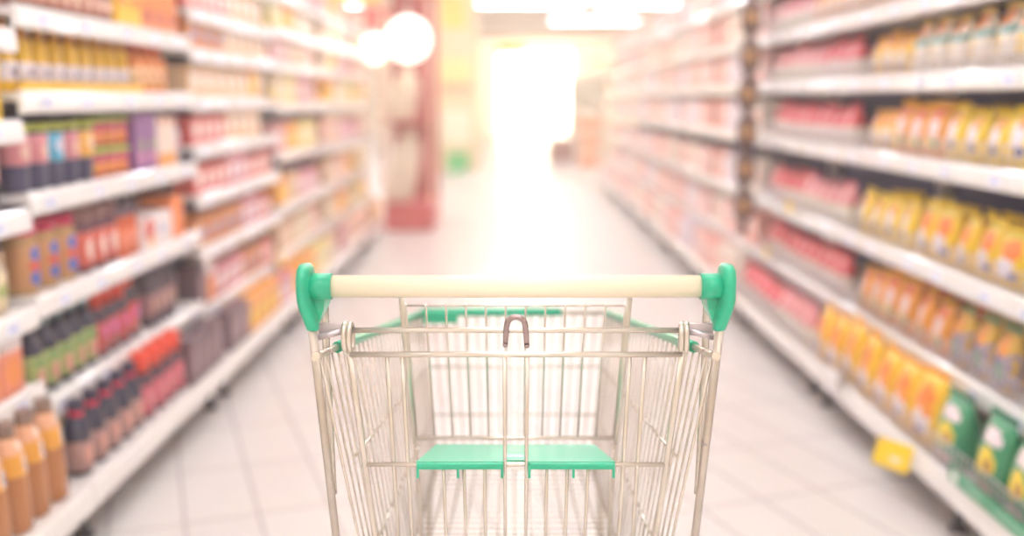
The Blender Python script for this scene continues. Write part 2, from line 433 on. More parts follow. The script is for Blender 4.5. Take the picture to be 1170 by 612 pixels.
# -- right aisle: soft pouches
def pouch_def(kind, desc, base, blobs, w=.125, d=.085, h=.19, crimp=None, top=.1, name='snack_pouch'):
    define(kind, desc, 'pouch', name, w + .016, pouch(w, d, h, P('print_' + kind, base, blobs, .32, .3, .3), top, 0, mat('crimp_' + crimp, crimp, .35) if crimp else None))
pouch_def('gw_pouch', 'white orange-topped teal-waved pouch', '#efe3d2', [(0, .15, .05, .035, '#ea8f45'), (.02, .11, .05, .014, '#5f9a94'), (-.02, .07, .03, .03, '#e9c248'), (.0, .165, .02, .012, '#de4b3d')], w=.13, h=.185, crimp='#efcf6a')
pouch_def('round_pouch', 'amber round-pictured pouch', '#f1c548', [(0, .13, .04, .035, '#ee8f35'), (0, .06, .045, .035, '#f3e3cf'), (.02, .03, .02, .015, '#7a5a86')], w=.115, h=.165, crimp='#efb23a')
pouch_def('yellow_pouch', 'yellow pouch with white panel', '#f4cf2e', [(0, .1, .03, .04, '#f0e4ea'), (.012, .135, .022, .02, '#ee8a2c'), (.015, .055, .02, .014, '#4a4a92')], h=.178, crimp='#f2d42a')
pouch_def('noodle_pouch', 'yellow orange-bowl pouch', '#f3c928', [(.005, .12, .038, .035, '#ee7f28'), (-.01, .065, .04, .03, '#efe6ea'), (.025, .04, .018, .013, '#3d4290'), (.0, .165, .05, .01, '#e9d24a', 'b')], w=.13, h=.188, crimp='#f1cc2a')
pouch_def('mixed_pouch', 'orange lilac-panelled pouch', '#f0a23a', [(0, .1, .03, .04, '#ecd9dd'), (.0, .15, .03, .02, '#e8643a'), (-.02, .055, .03, .02, '#f3d23a'), (.025, .05, .014, .02, '#4f8f5a')], h=.19, crimp='#f0b52c')
pouch_def('big_pouch', 'large orange white pouch', '#f5c22c', [(0, .13, .05, .06, '#ee8430'), (.0, .075, .045, .04, '#f1e5e4'), (.015, .115, .02, .022, '#f09a33'), (-.005, .045, .024, .014, '#5a3f86')], w=.155, d=.1, h=.235, crimp='#f0a52a')
pouch_def('green_pouch', 'green yellow-badged pouch', '#2f8f63', [(0, .1, .045, .04, '#f2d52d'), (.0, .17, .05, .022, '#f0dfe3'), (.02, .095, .02, .016, '#b9863c'), (.0, .03, .05, .02, '#caa59a')], w=.15, d=.1, h=.235, crimp='#2b7d5b')
pouch_def('dark_pouch', 'yellow violet-bottomed pouch', '#e0b648', [(0, .06, .06, .05, '#a597a8', 'b'), (0, .13, .035, .03, '#ef9a3a'), (.01, .06, .03, .022, '#57946a'), (-.02, .09, .02, .016, '#4a4590')], h=.19, crimp='#7a9a6a')
pouch_def('red_pouch', 'red pale-bottomed pouch', '#d9485a', [(0, .04, .08, .045, '#eadcd0', 'b'), (0, .13, .03, .025, '#ec8a94')], w=.11, h=.185, crimp='#d2404f')
pouch_def('pink_pouch', 'pink cream-bottomed pouch', '#e08a92', [(0, .04, .08, .045, '#e9e2cc', 'b'), (0, .12, .03, .02, '#f0b6b8')], w=.115, h=.18, crimp='#dd7a85')
pouch_def('peach_pouch', 'cream orange-topped pouch', '#eec39a', [(0, .15, .06, .04, '#ee9a4c', 'b'), (0, .08, .03, .03, '#f4e9dc')], w=.115, h=.18, crimp='#eda04f')
for k, (c1, c2) in dict(blush=('#eab9b4', '#f6e8e4'), ivory=('#efe3d6', '#e6b4a4'), coral=('#e79f92', '#f4ded6'), lilac=('#dfd0dc', '#f3ecf2')).items():
    cart_def('r_' + k, k + ' coloured boxed pack', c1, [(0, .1, .045, .03, c2, 'b')], .15, .12, .185, 'boxed_pack')

# ------------------------------------------------------------------ shelving
def rail_poly(sg, xf, z0, h, t=.016):
    # price rail section, slightly tilted and rounded; sg = direction towards the aisle
    p = [(0, 0), (t * .75, .003), (t, .012), (t * .92, h * .55), (t * .7, h - .006), (t * .35, h), (0, h)]
    return [(xf + sg * (x), z0 + z) for x, z in p]

def bay(side, y0, y1, zs, label, XF, XB, BACK, top=2.02, guards=False, tickets=True, base_h=(.125, .2), upper_depth=None):
    sg = 1 if side == 'left' else -1          # direction towards the aisle
    t = thing('shelving_bay', label, 'shelf', (BACK, (y0 + y1) / 2, 0), 0, side + ' hand run of white shelving')
    ly0, ly1 = -(y1 - y0) / 2, (y1 - y0) / 2
    g = .003
    xf, xb = XF - BACK, XB - BACK
    MB().box((-sg * .015, 0, top / 2 + .05), (.024, y1 - y0 - 2 * g, top - .1)).build('back_panel', shade_back, t)
    for yy in (ly1 - .02, ly0 + .02):
        MB().box((sg * .025, yy, top / 2), (.05, .03, top), .003, 1).build('upright', white_steel, t)
    # base deck
    bd = MB().box((xb / 2, 0, base_h[1] - .012), (abs(xb) - .004, y1 - y0 - 2 * g, .022)).build('base_deck', white_steel, t)
    MB().prism(rail_poly(sg, xb - sg * .003, base_h[0], base_h[1] - base_h[0] + .004, .014), ly0 + g, ly1 - g).build('price_rail', white_rail, bd)
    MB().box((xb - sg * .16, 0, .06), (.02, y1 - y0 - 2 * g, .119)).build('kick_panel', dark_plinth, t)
    for yy in (ly0 + .1, ly1 - .1):
        MB().lathe([(.028, 0), (.028, .012), (.012, .018), (.012, base_h[1] - .03)], 12).build('foot', foot_m, t).location = (xb - sg * .075, yy, 0)
    for z in zs:
        sh = MB().box(((xf + sg * .03) / 2, 0, z - .012), (abs(xf) - .03, y1 - y0 - 2 * g, .022), .002, 1).build('shelf', white_steel, t)
        MB().prism(rail_poly(sg, xf - sg * .001, z - .058, .064), ly0 + g, ly1 - g).build('price_rail', white_rail, sh)
        for yy in (ly0 + .03, ly1 - .03):
            b = MB(); b.prism([(0, 0), (xf * .8, .0), (0, -.07)], -.0015, .0015)
            o = b.build('bracket', white_steel, sh); o.location = (0, yy, z - .025)
        if tickets:
            for k in range(5):
                yy = ly0 + .14 + k * (y1 - y0 - .28) / 4 + rnd.uniform(-.05, .05)
                o = MB().box((0, 0, 0), (.07, .0012, .034)).build('price_ticket', ticket_m, sh)
                o.location = (xf + sg * .0155, yy, z - .028); o.rotation_euler = (0, 0, sg * PI / 2)
    if guards:
        def fence(zb, x, parent, hh=.07):
            m = MB()
            for zz in (zb + hh, zb + hh * .55, zb + .012): m.tube([(x, ly0 + .012, zz), (x, ly1 - .012, zz)], .0026, 6)
            n = int((y1 - y0) / .035)
            for k in range(n + 1):
                yy = ly0 + .012 + k * (y1 - y0 - .024) / n
                m.tube([(x, yy, zb + .001), (x, yy, zb + hh)], .002, 5)
            m.build('wire_guard', guard_m, parent)
        for ch, z in zip([c for c in t.children if c.name.split('.')[0] == 'shelf'], zs): fence(z, xf - sg * .006, ch)
        fence(base_h[1], xb - sg * .006, bd, .08)
    return t

COUNT = {}
def stock(side, y0, y1, z, xfront, seq, levelname, bayname, far, inset=.014, gap=None, rows=1):
    """stand rows of packs on one shelf, seq = [(kind, n)] from the near end to the far end; n = 0 leaves a space"""
    sg = 1 if side == 'left' else -1
    rz = PI / 2 if side == 'left' else -PI / 2
    need = sum(n if k is None else PROTO[k]['w'] * n for k, n in seq)
    L = y1 - y0 - .06
    sc = L / need if need > L else 1.0
    slack = max(0, (L - need)) if gap is None else 0
    y = y0 + .03
    cells = []
    for k, n in seq:
        if k is None:
            y += n * sc; continue
        wd = PROTO[k]['w']
        step = max(wd, wd * sc) if sc >= 1 else wd
        for i in range(n):
            if y + wd > y1 - .02: break
            cells.append((k, y + wd / 2)); y += wd
    per = {}
    for k, yy in cells: per.setdefault(PROTO[k]['desc'], []).append((k, yy))
    for desc, lst in per.items():
        lst.sort(key=lambda a: -a[1])
        for i, (k, yy) in enumerate(lst):
            jit = 0 if PROTO[k]['cat'] in ('carton',) else .004
            for r in range(rows if PROTO[k]['cat'] in ('bottle', 'pouch', 'jar') else 1):
                p = PROTO[k]
                dep = {'bottle': .1, 'jar': .105, 'pouch': .12}.get(p['cat'], .1)
                # lathe things are centred on their axis, packs have their front at local y = 0
                back = 0 if p['cat'] in ('carton', 'pouch') else p['w'] / 2
                x = xfront - sg * (inset + back + r * dep + rnd.uniform(0, jit))
                rowtxt = '' if r == 0 else 'rear '
                lab = '%s %s%s from far end, %s, %s' % (ORD[i] if i < 20 else 'last', rowtxt, desc, levelname, bayname)
                ob = put(k, (x, yy + rnd.uniform(-jit, jit) * .3, z + .001), rz + (0 if jit == 0 else rnd.uniform(-.12, .12)), lab,
                    '%ss on the %s, %s' % (desc, levelname, bayname), far)
                if p['cat'] == 'pouch' and not far:
                    ob.scale.z = rnd.uniform(.9, 1.03); ob.rotation_euler.z += rnd.uniform(-.14, .14) if z > .3 else 0
                if z < .3 and p['cat'] == 'carton': ob.scale.y = .6

def lvl(i, n):
    return 'bottom shelf' if i == 0 else '%s shelf up' % ORD[i]

# left run -------------------------------------------------------------
LXF, LXB, LBK = -1.28, -1.163, -1.72
left_bays = [
    (1.20, 2.61, [.49, .70, .96, 1.19, 1.42], 'white left shelving bay nearest the trolley handle, mostly out of view', 'nearest left bay'),
    (2.61, 4.02, [.426, .717, .996, 1.265, 1.485, 1.74], 'white left shelving bay of mustard and dark sauce bottles', 'second left bay'),
    (4.02, 5.44, [.388, .635, .857, 1.06, 1.25, 1.447, 1.605, 1.80], 'white left shelving bay of boxed packs beyond the sauces', 'third left bay'),
    (5.44, 6.86, [.40, .66, .95, 1.22, 1.44, 1.63, 1.82], 'white left shelving bay fourth along, pale boxes', 'fourth left bay'),
    (6.86, 8.28, [.40, .66, .95, 1.22, 1.44, 1.63, 1.82], 'white left shelving bay fifth along, pale boxes', 'fifth left bay'),
    (8.28, 9.05, [.40, .66, .95, 1.22, 1.44, 1.63, 1.82], 'short white left shelving bay beside the red display', 'last left bay'),
]
for y0, y1, zs, lab, nm in left_bays:
    bay('left', y0, y1, zs, lab, LXF, LXB, LBK, tickets=(y0 < 5))
LEFT = {
 0: [[('caramel', 4)], [('coral_carton', 3)], [('cream_jar', 3)], [('pink_pot', 2)], [('yellow_carton', 3)], [('brown_jar', 3)]],
 1: [[('red_neck_bottle', 5), ('orange_cap_bottle', 4), ('dark_carton', 4)],
     [('green_label_bottle', 5), ('red_cap_bottle', 3), ('big_red_bottle', 1), (None, .05), ('dark_bottle', 4)],
     [('tan_jar', 3), ('brown_lid_jar', 3), ('amber_jar', 2), ('tray_white', 1), ('orange_block', 2)],
     [('pink_pot', 2), ('blue_pot', 1), ('pink_pot', 1), ('orange_pot', 1), ('red_tub', 3), ('purple_carton', 2), ('cream_carton', 2), ('grey_bottle', 3)],
     [('mustard', 9), ('orange_bottle', 4)],
     [('brown_jar', 9), ('yellow_carton', 2), ('orange_carton', 3)],
     [('brown_jar', 6), ('orange_carton', 4)]],
 2: [[('dark_carton', 3), ('amber_carton', 4), ('pink_carton', 2), ('amber_carton', 1)],
     [('dark_carton', 1), ('coral_carton', 1), ('pink_carton', 3), ('brown_carton', 2), ('red_carton', 2)],
     [('brown_carton', 4), ('pink_carton', 2), ('red_carton', 2)],
     [('red_carton', 4), ('pink_carton', 2), ('red_carton', 4)],
     [('red_carton', 4), ('beige_carton', 4)],
     [('beige_carton', 6), ('amber_carton', 1), ('beige_carton', 1)],
     [('brown_carton', 3), ('beige_carton', 5)],
     [('red_carton', 5), ('beige_carton', 4)],
     [('red_carton', 10)]],
}
for bi, (y0, y1, zs, lab, nm) in enumerate(left_bays):
    levels = [.2] + zs
    for li, z in enumerate(levels):
        xf = LXB if li == 0 else LXF
        if bi in LEFT:
            if li >= len(LEFT[bi]): continue
            seq = LEFT[bi][li]
            if bi == 0:
                need = sum(PROTO[k]['w'] * n for k, n in seq)
                ys = y1 - need - .08
            else: ys = y0
            rows = 2 if bi == 1 and li in (1, 4) else 1
            stock('left', ys, y1, z, xf, seq, lvl(li, len(levels)), nm, False if bi < 2 else True, rows=rows)
        else:
            kinds = ['l_peach', 'l_sand', 'l_rose', 'l_lemon', 'l_tan', 'pink_carton', 'amber_carton']
            r2 = random.Random(bi * 31 + li)
            a, b, c = r2.sample(kinds, 3)
            n = int((y1 - y0 - .1) / .15)
            n1 = n // 3 + r2.randint(0, 1)
            stock('left', y0, y1, z, xf, [(a, n1), (b, n1), (c, max(0, n - 2 * n1))], lvl(li, len(levels)), nm, True)

# second tubs stacked two high, and the bottles standing behind the white tray carton
sh3 = .996
for i in range(3):
    base = [o for o in COL.objects if o.get('category') == 'tub']
    break
for i, o in enumerate(sorted(base, key=lambda o: -o.location.y)):
    put('red_tub', (o.location.x, o.location.y, o.location.z + .0975), PI / 2, '%s red fruit tub from far end, upper layer, second left bay' % ORD[i], 'stacked tubs, second left bay', False)
tr = [o for o in COL.objects if o.name.startswith('tray_carton')][0]
for i in range(6):
    put('dark_bottle', (LXF - .014 - .19 - .002 * (i % 2), tr.location.y + .18 - i * .072, .718), PI / 2,
        '%s dark soy bottle from far end, behind the white tray carton' % ORD[i], 'dark bottles behind the white tray carton', False)
# yellow display trays holding the mustard
mb0 = [o for o in COL.objects if o.name.startswith('mustard_bottle')]
ymin, ymax = min(o.location.y for o in mb0) - .045, max(o.location.y for o in mb0) + .045
cut = [ymin, (ymin + ymax) / 2, ymax]
for i in range(2):
    a, b = cut[i] + .002, cut[i + 1] - .002
    m = MB().prism([(0, 0), (-.006, 0), (-.006, .026), (0, .026)], a, b)
    o = m.build('display_tray', mat('tray_yellow', '#f2bd1a', .5)); o.location = (LXF - .004, 0, 1.2665)
    tag(o, 'yellow card tray front before the mustard bottles, %s half' % ('nearer', 'farther')[i], 'tray', 'yellow trays of the mustard bottles')

# right run ------------------------------------------------------------
RXF, RXB, RBK = 1.36, 1.235, 1.80
RZ = [.425, .72, 1.05, 1.328, 1.579, 1.83]
ys = [1.23, 2.65, 4.07, 5.49, 6.91, 8.33, 9.75, 11.17, 12.59, 14.0]
rlabels = ['nearest the trolley, mostly out of view', 'second along, full of yellow and orange pouches', 'third along, full of red pouches', 'fourth along, just beyond the hanging strip',
           'fifth along, pale packs', 'sixth along, pale packs', 'seventh along, pale packs', 'eighth along, pale packs', 'ninth along at the end of the run']
rnames = ['nearest right bay', 'second right bay', 'third right bay', 'fourth right bay', 'fifth right bay', 'sixth right bay', 'seventh right bay', 'eighth right bay', 'ninth right bay']
RIGHT = {
 0: [[('green_pouch', 3)], [('dark_pouch', 3)], [('noodle_pouch', 3)], [('yellow_pouch', 3)], [('gw_pouch', 3)]],
 1: [[('green_pouch', 1), ('big_pouch', 7)],
     [('dark_pouch', 3), ('mixed_pouch', 7)],
     [('noodle_pouch', 5), (None, .03), ('yellow_pouch', 5)],
     [('yellow_pouch', 4), ('mixed_pouch', 3), ('round_pouch', 3)],
     [('gw_pouch', 2), (None, .02), ('gw_pouch', 4), ('round_pouch', 4)],
     [('peach_pouch', 10)], [('pink_pouch', 10)]],
 2: [[('pink_pouch', 4), ('red_pouch', 7)], [('red_pouch', 11)], [('pink_pouch', 5), ('red_pouch', 6)], [('red_pouch', 11)], [('red_pouch', 4), ('pink_pouch', 7)], [('peach_pouch', 5), ('pink_pouch', 6)], [('peach_pouch', 10)]],
}
MASS = MB()
for bi in range(9):
    y0, y1 = ys[bi], ys[bi + 1]
    bay('right', y0, y1, RZ, 'white right shelving bay, ' + rlabels[bi], RXF, RXB, RBK, guards=(bi in (0, 1, 2)), tickets=(bi < 3))
    for li, z in enumerate([.2] + RZ):
        xf = RXB if li == 0 else RXF
        if bi in RIGHT:
            if li >= len(RIGHT[bi]): continue
            seq = RIGHT[bi][li]
            st = y0
            if bi == 0: st = y1 - sum(PROTO[k]['w'] * n for k, n in seq) - .08
            stock('right', st, y1, z, xf, seq, lvl(li, 7), rnames[bi], bi > 2, inset=.022 if li else .012, rows=2 if bi == 1 and li else 1)
        else:
            r2 = random.Random(bi * 17 + li)
            a, b, c = r2.sample(['r_blush', 'r_ivory', 'r_coral', 'r_lilac'], 3)
            if bi < 8:
                stock('right', y0, y1, z, xf, [(a, 3), (b, 3), (c, 2)], lvl(li, 7), rnames[bi], True)
            else:
                for q in range(8): MASS.box((xf + (.022 if li else .015) + (.06 if li else .036), y0 + .12 + q * .158, z + .094), (.12 if li else .072, .15, .185), .003, 1)

mo = MASS.build('boxed_pack_mass', MATS['print_r_blush']); mo['kind'] = 'stuff'
tag(mo, 'pale boxed packs filling the last right bay at the far end', 'packs')
# hanging strip of snack packs on the joint of the right run
strip = MB().box((0, 0, -.75), (.05, .004, 1.5), .001, 1).box((0, 0, .0), (.03, .02, .03)).build('hanging_strip', mat('brown_strip', '#6b4a44', .5))
strip.location = (1.272, 5.46, 2.0)
tag(strip, 'dark brown hanging strip of snack packs on the right shelving joint', 'strip')
for i in range(7):
    m = MB()
    rings = []
    for t, a, b in ((0, .6, .1), (.08, .9, .5), (.3, 1, 1), (.7, 1, 1), (.92, .9, .4), (1, .8, .1)):
        rings.append([(.055 * a * math.cos(q * PI / 8), .02 * b * math.sin(q * PI / 8), .16 * (t - .5)) for q in range(16)])
    m.rings(rings)
    o = m.build('snack_pack', P('snack_print', '#5e4440', [(0, 0, .032, .034, '#b07c48'), (0, .005, .014, .014, '#d9ae70')], wob=.1))
    o.location = (1.272, 5.436, 1.87 - i * .2)
    tag(o, '%s brown snack pack from the top of the hanging strip' % ORD[i], 'snack pack', 'snack packs on the hanging strip')

# price cards
def card(loc, size, sg, label, m=yellow_card, tilt=0, name='shelf_price_card'):
    w_, h_ = size
    t = thing(name, label, 'price card', loc, 0)
    MB().box((0, 0, 0), (w_, .0015, h_), .0006, 1).build('card', m, t)
    MB().box((0, .006, h_ / 2 - .004), (w_ * .5, .012, .006)).build('clip', white_rail, t)
    t.rotation_euler = (tilt, 0, sg * PI / 2)
    return t
card((1.175, 2.93, .165), (.13, .085), -1, 'large yellow price card clipped below the bottom right rail', tilt=-.35).rotation_euler.z += .55
card((1.33, 4.75, .735), (.09, .06), -1, 'yellow price card on the right rail under red pouches')
card((1.33, 5.15, .455), (.08, .06), -1, 'yellow price card on the low right rail near the hanging strip')
card((1.205, 3.62, .2), (.13, .1), -1, 'white shelf card on the bottom right rail', m=mat('white_card', '#f4f2f4', .5))
card((1.33, 5.75, 1.52), (.16, .12), -1, 'lime yellow price card beside the hanging strip', m=mat('lime_card', '#e6dc35', .5))
card((-1.25, 5.3, .4), (.09, .07), 1, 'yellow price card on the low left rail before the pale boxes')
card((-1.25, 5.3, 1.27), (.09, .07), 1, 'yellow price card on the left rail among beige cartons')
gs = MB().box((0, 0, 0), (1.3, .002, .045), .0006, 1).build('shelf_strip', P('green_strip_print', '#2f9a6d', [(-.61, 0, .02, .016, '#e8efe9'), (-.5, 0, .05, .007, '#7fc2a4', 'b'), (-.3, 0, .09, .006, '#7fc2a4', 'b')], wob=.3))
gs.location = (1.219, 1.99, .226); gs.rotation_euler = (0, 0, -PI / 2)
tag(gs, 'green printed strip along the bottom right rail beside the green pouches', 'shelf strip')

# ------------------------------------------------------------------ far things
dred = mat('dark_red_board', '#b33a34', .5)
pinkred = mat('pinkish_red_plinth', '#c8474a', .45)
d = thing('promotion_stand', 'dark red promotion stand with plinth at the end of the left shelving', 'display stand', (-.98, 9.85, 0))
MB().box((0, 0, .13), (.46, .9, .26), .02).build('plinth', pinkred, d)
MB().box((0, .42, 1.3), (.46, .04, 2.1)).build('back_board', dred, d)
for sx in (-.215, .215):
    MB().box((sx, -.43, 1.3), (.035, .035, 2.08)).build('post', mat('pink_post', '#efc4ae', .5), d)
MB().box((0, 0, 2.36), (.5, .92, .05), .01).build('canopy', mat('cream_canopy', '#f2d9a8', .5), d)
MB().box((0, 0, 1.02), (.40, .84, .02)).build('tier', dred, d)
def sack(loc, w_, h_, lean, label):
    m = MB(); rings = []
    for t, a, b in ((0, .9, .9), (.05, 1, 1), (.3, 1.02, 1.05), (.6, .97, 1), (.78, .8, .8), (.86, .45, .45), (.9, .38, .35), (1, .62, .3)):
        rings.append([(w_ / 2 * a * math.copysign(abs(math.cos(q)) ** .7, math.cos(q)) + lean * t, w_ * .38 * b * math.copysign(abs(math.sin(q)) ** .7, math.sin(q)), h_ * t) for q in [2 * PI * j / 24 for j in range(24)]])
    m.rings(rings)
    o = m.build('flour_sack', mat('cream_sack_paper', '#eadbc2', .7, noise=.15, nscale=8, bump=.3)); o.location = loc
    tag(o, label, 'sack', 'cream sacks on the red stand')
sack((-1.09, 9.62, .262), .27, .72, .12, 'tall cream sack leaning on the red plinth')
sack((-1.06, 9.62, 1.032), .26, .52, .08, 'smaller cream sack on the upper tier of the red stand')
globe = mat('white_globe_glass', '#ffffff', .3, emit='#fff8e6', estr=1.3)
for x, y, z, r, lb in ((-.93, 9.1, 1.765, .2, 'larger round white globe lamp hanging before the red stand'), (-1.26, 9.23, 1.69, .13, 'smaller round white globe lamp hanging beside the red banner')):
    g = thing('globe_lamp', lb, 'lamp', (x, y, z), 0, 'white globe lamps by the red stand')
    pr = [(max(.004, r * math.sin(a * PI / 16)), -r * math.cos(a * PI / 16)) for a in range(17)]
    MB().lathe(pr, 28).build('globe', globe, g)
    MB().lathe([(.03, r - .01), (.03, r + .03), (.012, r + .04)], 14).build('cap', white_steel, g)
    MB().tube([(0, 0, r + .03), (0, 0, ZC - z)], .004, 6).build('cord', white_steel, g)
bn = thing('hanging_banner', 'red hanging banner with yellow header over the end of the left shelving', 'banner', (-1.42, 9.9, 1.84))
MB().box((0, 0, .14), (.46, .012, .28), .003, 1).build('red_panel', mat('banner_red', '#ea5a4e', .5), bn)
MB().box((-.08, 0, .36), (.44, .014, .1), .003, 1).build('yellow_header', mat('banner_yellow', '#f6cf35', .5), bn)
for sx in (-.2, .15): MB().tube([(sx, 0, .28), (sx, 0, ZC - 1.84)], .003, 6).build('cord', white_steel, bn)

pl = struct(MB().box((-.97, 17.8, ZC / 2), (.74, .74, ZC), .02).build('trim_4', mat('pillar_cream', '#efd6a6', .6)))
def poster(loc, size, colr, label, name='poster_sign'):
    o = MB().box((0, 0, 0), (size[0], .015, size[1]), .003, 1).build(name, mat('poster_' + colr, colr, .5)); o.location = loc
    return tag(o, label, 'poster')
poster((-1.0, 17.42, 2.7), (.42, .55), '#f6d93c', 'yellow poster high on the cream pillar')
poster((-.97, 17.42, 1.72), (.5, .4), '#f4e38a', 'pale yellow poster in the middle of the cream pillar')
poster((-.95, 17.42, 1.42), (.56, .16), '#f0a878', 'salmon strip poster below the pale yellow poster on the pillar')
poster((-.97, 17.42, .75), (.5, .6), '#f8f0d2', 'cream poster low on the pillar')
cr = thing('plastic_crate', 'green plastic crate on the floor before the cream pillar', 'crate', (-.93, 17.15, 0))
m = MB().box((0, 0, .012), (.36, .28, .024))
for sx in (-1, 1): m.box((sx * .17, 0, .16), (.02, .28, .3), .004, 1).box((0, sx * .13, .16), (.36, .02, .3), .004, 1)
m.build('box', mat('crate_green', '#2fc45c', .4), cr)
MB().box((0, 0, .315), (.4, .32, .02), .006, 1).build('rim', mat('crate_green', '#2fc45c', .4), cr)
sgn = thing('hanging_sign', 'small bright yellow sign hanging over the far aisle', 'sign', (-.02, 18.4, 2.05))
MB().box((0, 0, .06), (.5, .02, .2), .004, 1).build('panel', mat('sign_yellow', '#f2e21c', .5), sgn)
for sx in (-.14, .14): MB().tube([(sx, 0, .12), (sx, 0, ZC - 2.05)], .004, 6).build('cord', white_steel, sgn)
bx = thing('display_bin', 'brown display bin standing in the far aisle', 'bin', (.98, 19.9, 0))
MB().box((0, 0, .22), (.5, .45, .44), .015).build('body', mat('bin_brown', '#8a4a3c', .6), bx)
MB().box((0, 0, .45), (.54, .49, .03), .008).build('rim', mat('bin_rim', '#e7c9b0', .6), bx)
for i, z in enumerate((.0, .34, .68)):
    t = thing('orange_crate', '%s orange crate of the stack by the end of the right shelving' % ('lowest', 'middle', 'topmost')[i], 'crate', (1.42, 18.5, z), 0, 'stack of orange crates')
    MB().box((0, 0, .12), (.36, .36, .24), .01).build('box', mat('crate_orange', '#ef9a62', .5), t)
    MB().box((0, 0, .285), (.4, .4, .09), .01).build('rim', mat('crate_cream', '#f3dcc0', .5), t)

# pale racks beyond the cross aisle
def far_rack(x, y0, y1, label):
    t = thing('far_rack', label, 'shelf', (x, (y0 + y1) / 2, 0))
    L = y1 - y0
    MB().box((0, 0, .95), (.06, L, 1.9)).build('back_panel', mat('far_cream', '#e9d2ae', .6), t)
    for z in (.15, .55, .95, 1.35, 1.75):
        MB().box((0, 0, z), (.8, L, .05), .004, 1).build('shelf', white_steel, t)
    for yy in (-L / 2 + .02, L / 2 - .02): MB().box((0, yy, .95), (.82, .03, 1.9)).build('end_panel', mat('far_cream', '#e9d2ae', .6), t)
    for k, z in enumerate((.175, .575, .975, 1.375)):
        for q in range(3):
            kinds = ['l_peach', 'l_sand', 'l_tan', 'l_lemon']
            for s_ in (-1, 1):
                put(kinds[(k + q) % 4], (x + s_ * .38, y0 + .3 + q * .2, z + .001), s_ * PI / 2, '%s boxed pack inward, %s shelf up, %s face of %s' % (ORD[q], ORD[k], 'right' if s_ > 0 else 'left', label.split(' beyond')[0].replace('pale ', '')), 'packs on ' + label, True)
far_rack(-1.75, 21.0, 35.0, 'pale left far rack beyond the cream pillar')
far_rack(2.35, 21.0, 35.0, 'pale right far rack beyond the orange crates')

# ------------------------------------------------------------------ the trolley
CX = .005
T = thing('shopping_trolley', 'wire shopping trolley with green plastic trim and cream handle in the aisle', 'shopping cart', (CX, 0, 0))
HY, HZ = 1.2096, 1.0206
def cyl_x(mb, x0, x1, y, z, r, seg=24):
    return mb.tube([(x0, y, z), (x1, y, z)], r, seg)
h = MB(); cyl_x(h, -.232, .232, HY, HZ, .0141); h.build('handle_bar', cream_p, T)
for s_ in (-1, 1):
    b = MB()
    cyl_x(b, s_ * .2275, s_ * .256, HY, HZ, .0163)
    # rounded end grip that tapers down to the post
    rings = []
    for z, xc, hw, yc, hd in ((.0275, -.261, .003, .004, .006), (.0262, -.2612, .0068, .004, .016), (.021, -.2612, .0092, .005, .024), (.01, -.2612, .0103, .006, .0285), (-.004, -.2612, .0104, .006, .029),
                              (-.016, -.2608, .0102, .004, .027), (-.027, -.2585, .0098, 0, .022), (-.038, -.2555, .0092, -.003, .016), (-.047, -.2528, .0086, -.005, .0115), (-.053, -.2515, .0078, -.006, .009), (-.0545, -.2513, .005, -.006, .006)):
        r = []
        for j in range(24):
            q = 2 * PI * j / 24
            r.append((-s_ * -1 * 0 + s_ * -xc + s_ * hw * math.copysign(abs(math.cos(q)) ** .8, math.cos(q)), HY + yc + hd * math.copysign(abs(math.sin(q)) ** .85, math.sin(q)), HZ + z))
        rings.append(r)
    b.rings(rings)
    # web under the collar
    rings = []
    for z, x0, x1, y0, y1 in ((-.012, .236, .256, -.004, .05), (-.03, .239, .255, .0, .045), (-.045, .2445, .2535, -.002, .02), (-.052, .247, .253, -.008, .004)):
        rings.append([(s_ * x0, HY + y0, HZ + z), (s_ * x1, HY + y0, HZ + z), (s_ * x1, HY + y1, HZ + z), (s_ * x0, HY + y1, HZ + z)])
    b.rings(rings, smooth=False)
    b.build('handle_bracket', green_p, T)
    # slanted main post down to the rear castor
    p = MB().tube([(s_ * .2525, 1.2035, .968), (s_ * .2525, 1.3167, .643), (s_ * .252, 1.41, .38), (s_ * .25, 1.445, .26), (s_ * .247, 1.475, .195), (s_ * .242, 1.53, .172)], .0056, 12)
    p.build('post', post_m, T)
    # second tube behind it
    MB().tube([(s_ * .245, 1.250, 1.000), (s_ * .2485, 1.268, .988), (s_ * .2497, 1.275, .968), (s_ * .2497, 1.2755, .908), (s_ * .2500, 1.284, .82), (s_ * .2502, 1.293, .735), (s_ * .2505, 1.2975, .715)], .0052, 10).build('brace_tube', wire, T)
    # lug, pin and green-tipped rim rod
    lg = MB().box((s_ * .232, 1.2285, .962), (.036, .003, .016), .0012, 2)
    lg.tube([(s_ * .249, 1.218, .954), (s_ * .214, 1.2288, .9605)], .0042, 8)
    lg.build('hinge_lug', mat('lug_steel', '#d3c8cc', .35, .6), T)
    MB().tube([(s_ * .2495, 1.210, .9320), (s_ * .2415, 1.313, .9176)], .0050, 10).tube([(s_ * .2495, 1.203, .933), (s_ * .2495, 1.2135, .9315)], .0056, 10).build('rim_pin', wire, T)
    tr_ = MB().tube([(s_ * .2415, 1.3085, .9182), (s_ * .2405, 1.335, .9144), (s_ * .1905, 2.000, .815)], .0078, 12)
    tr_.build('rim_trim', green_p, T)

# top hinge rod
MB().tube([(-.222, 1.2288, .9605), (.222, 1.2288, .9605)], .0037, 10).build('hinge_rod', wire, T)

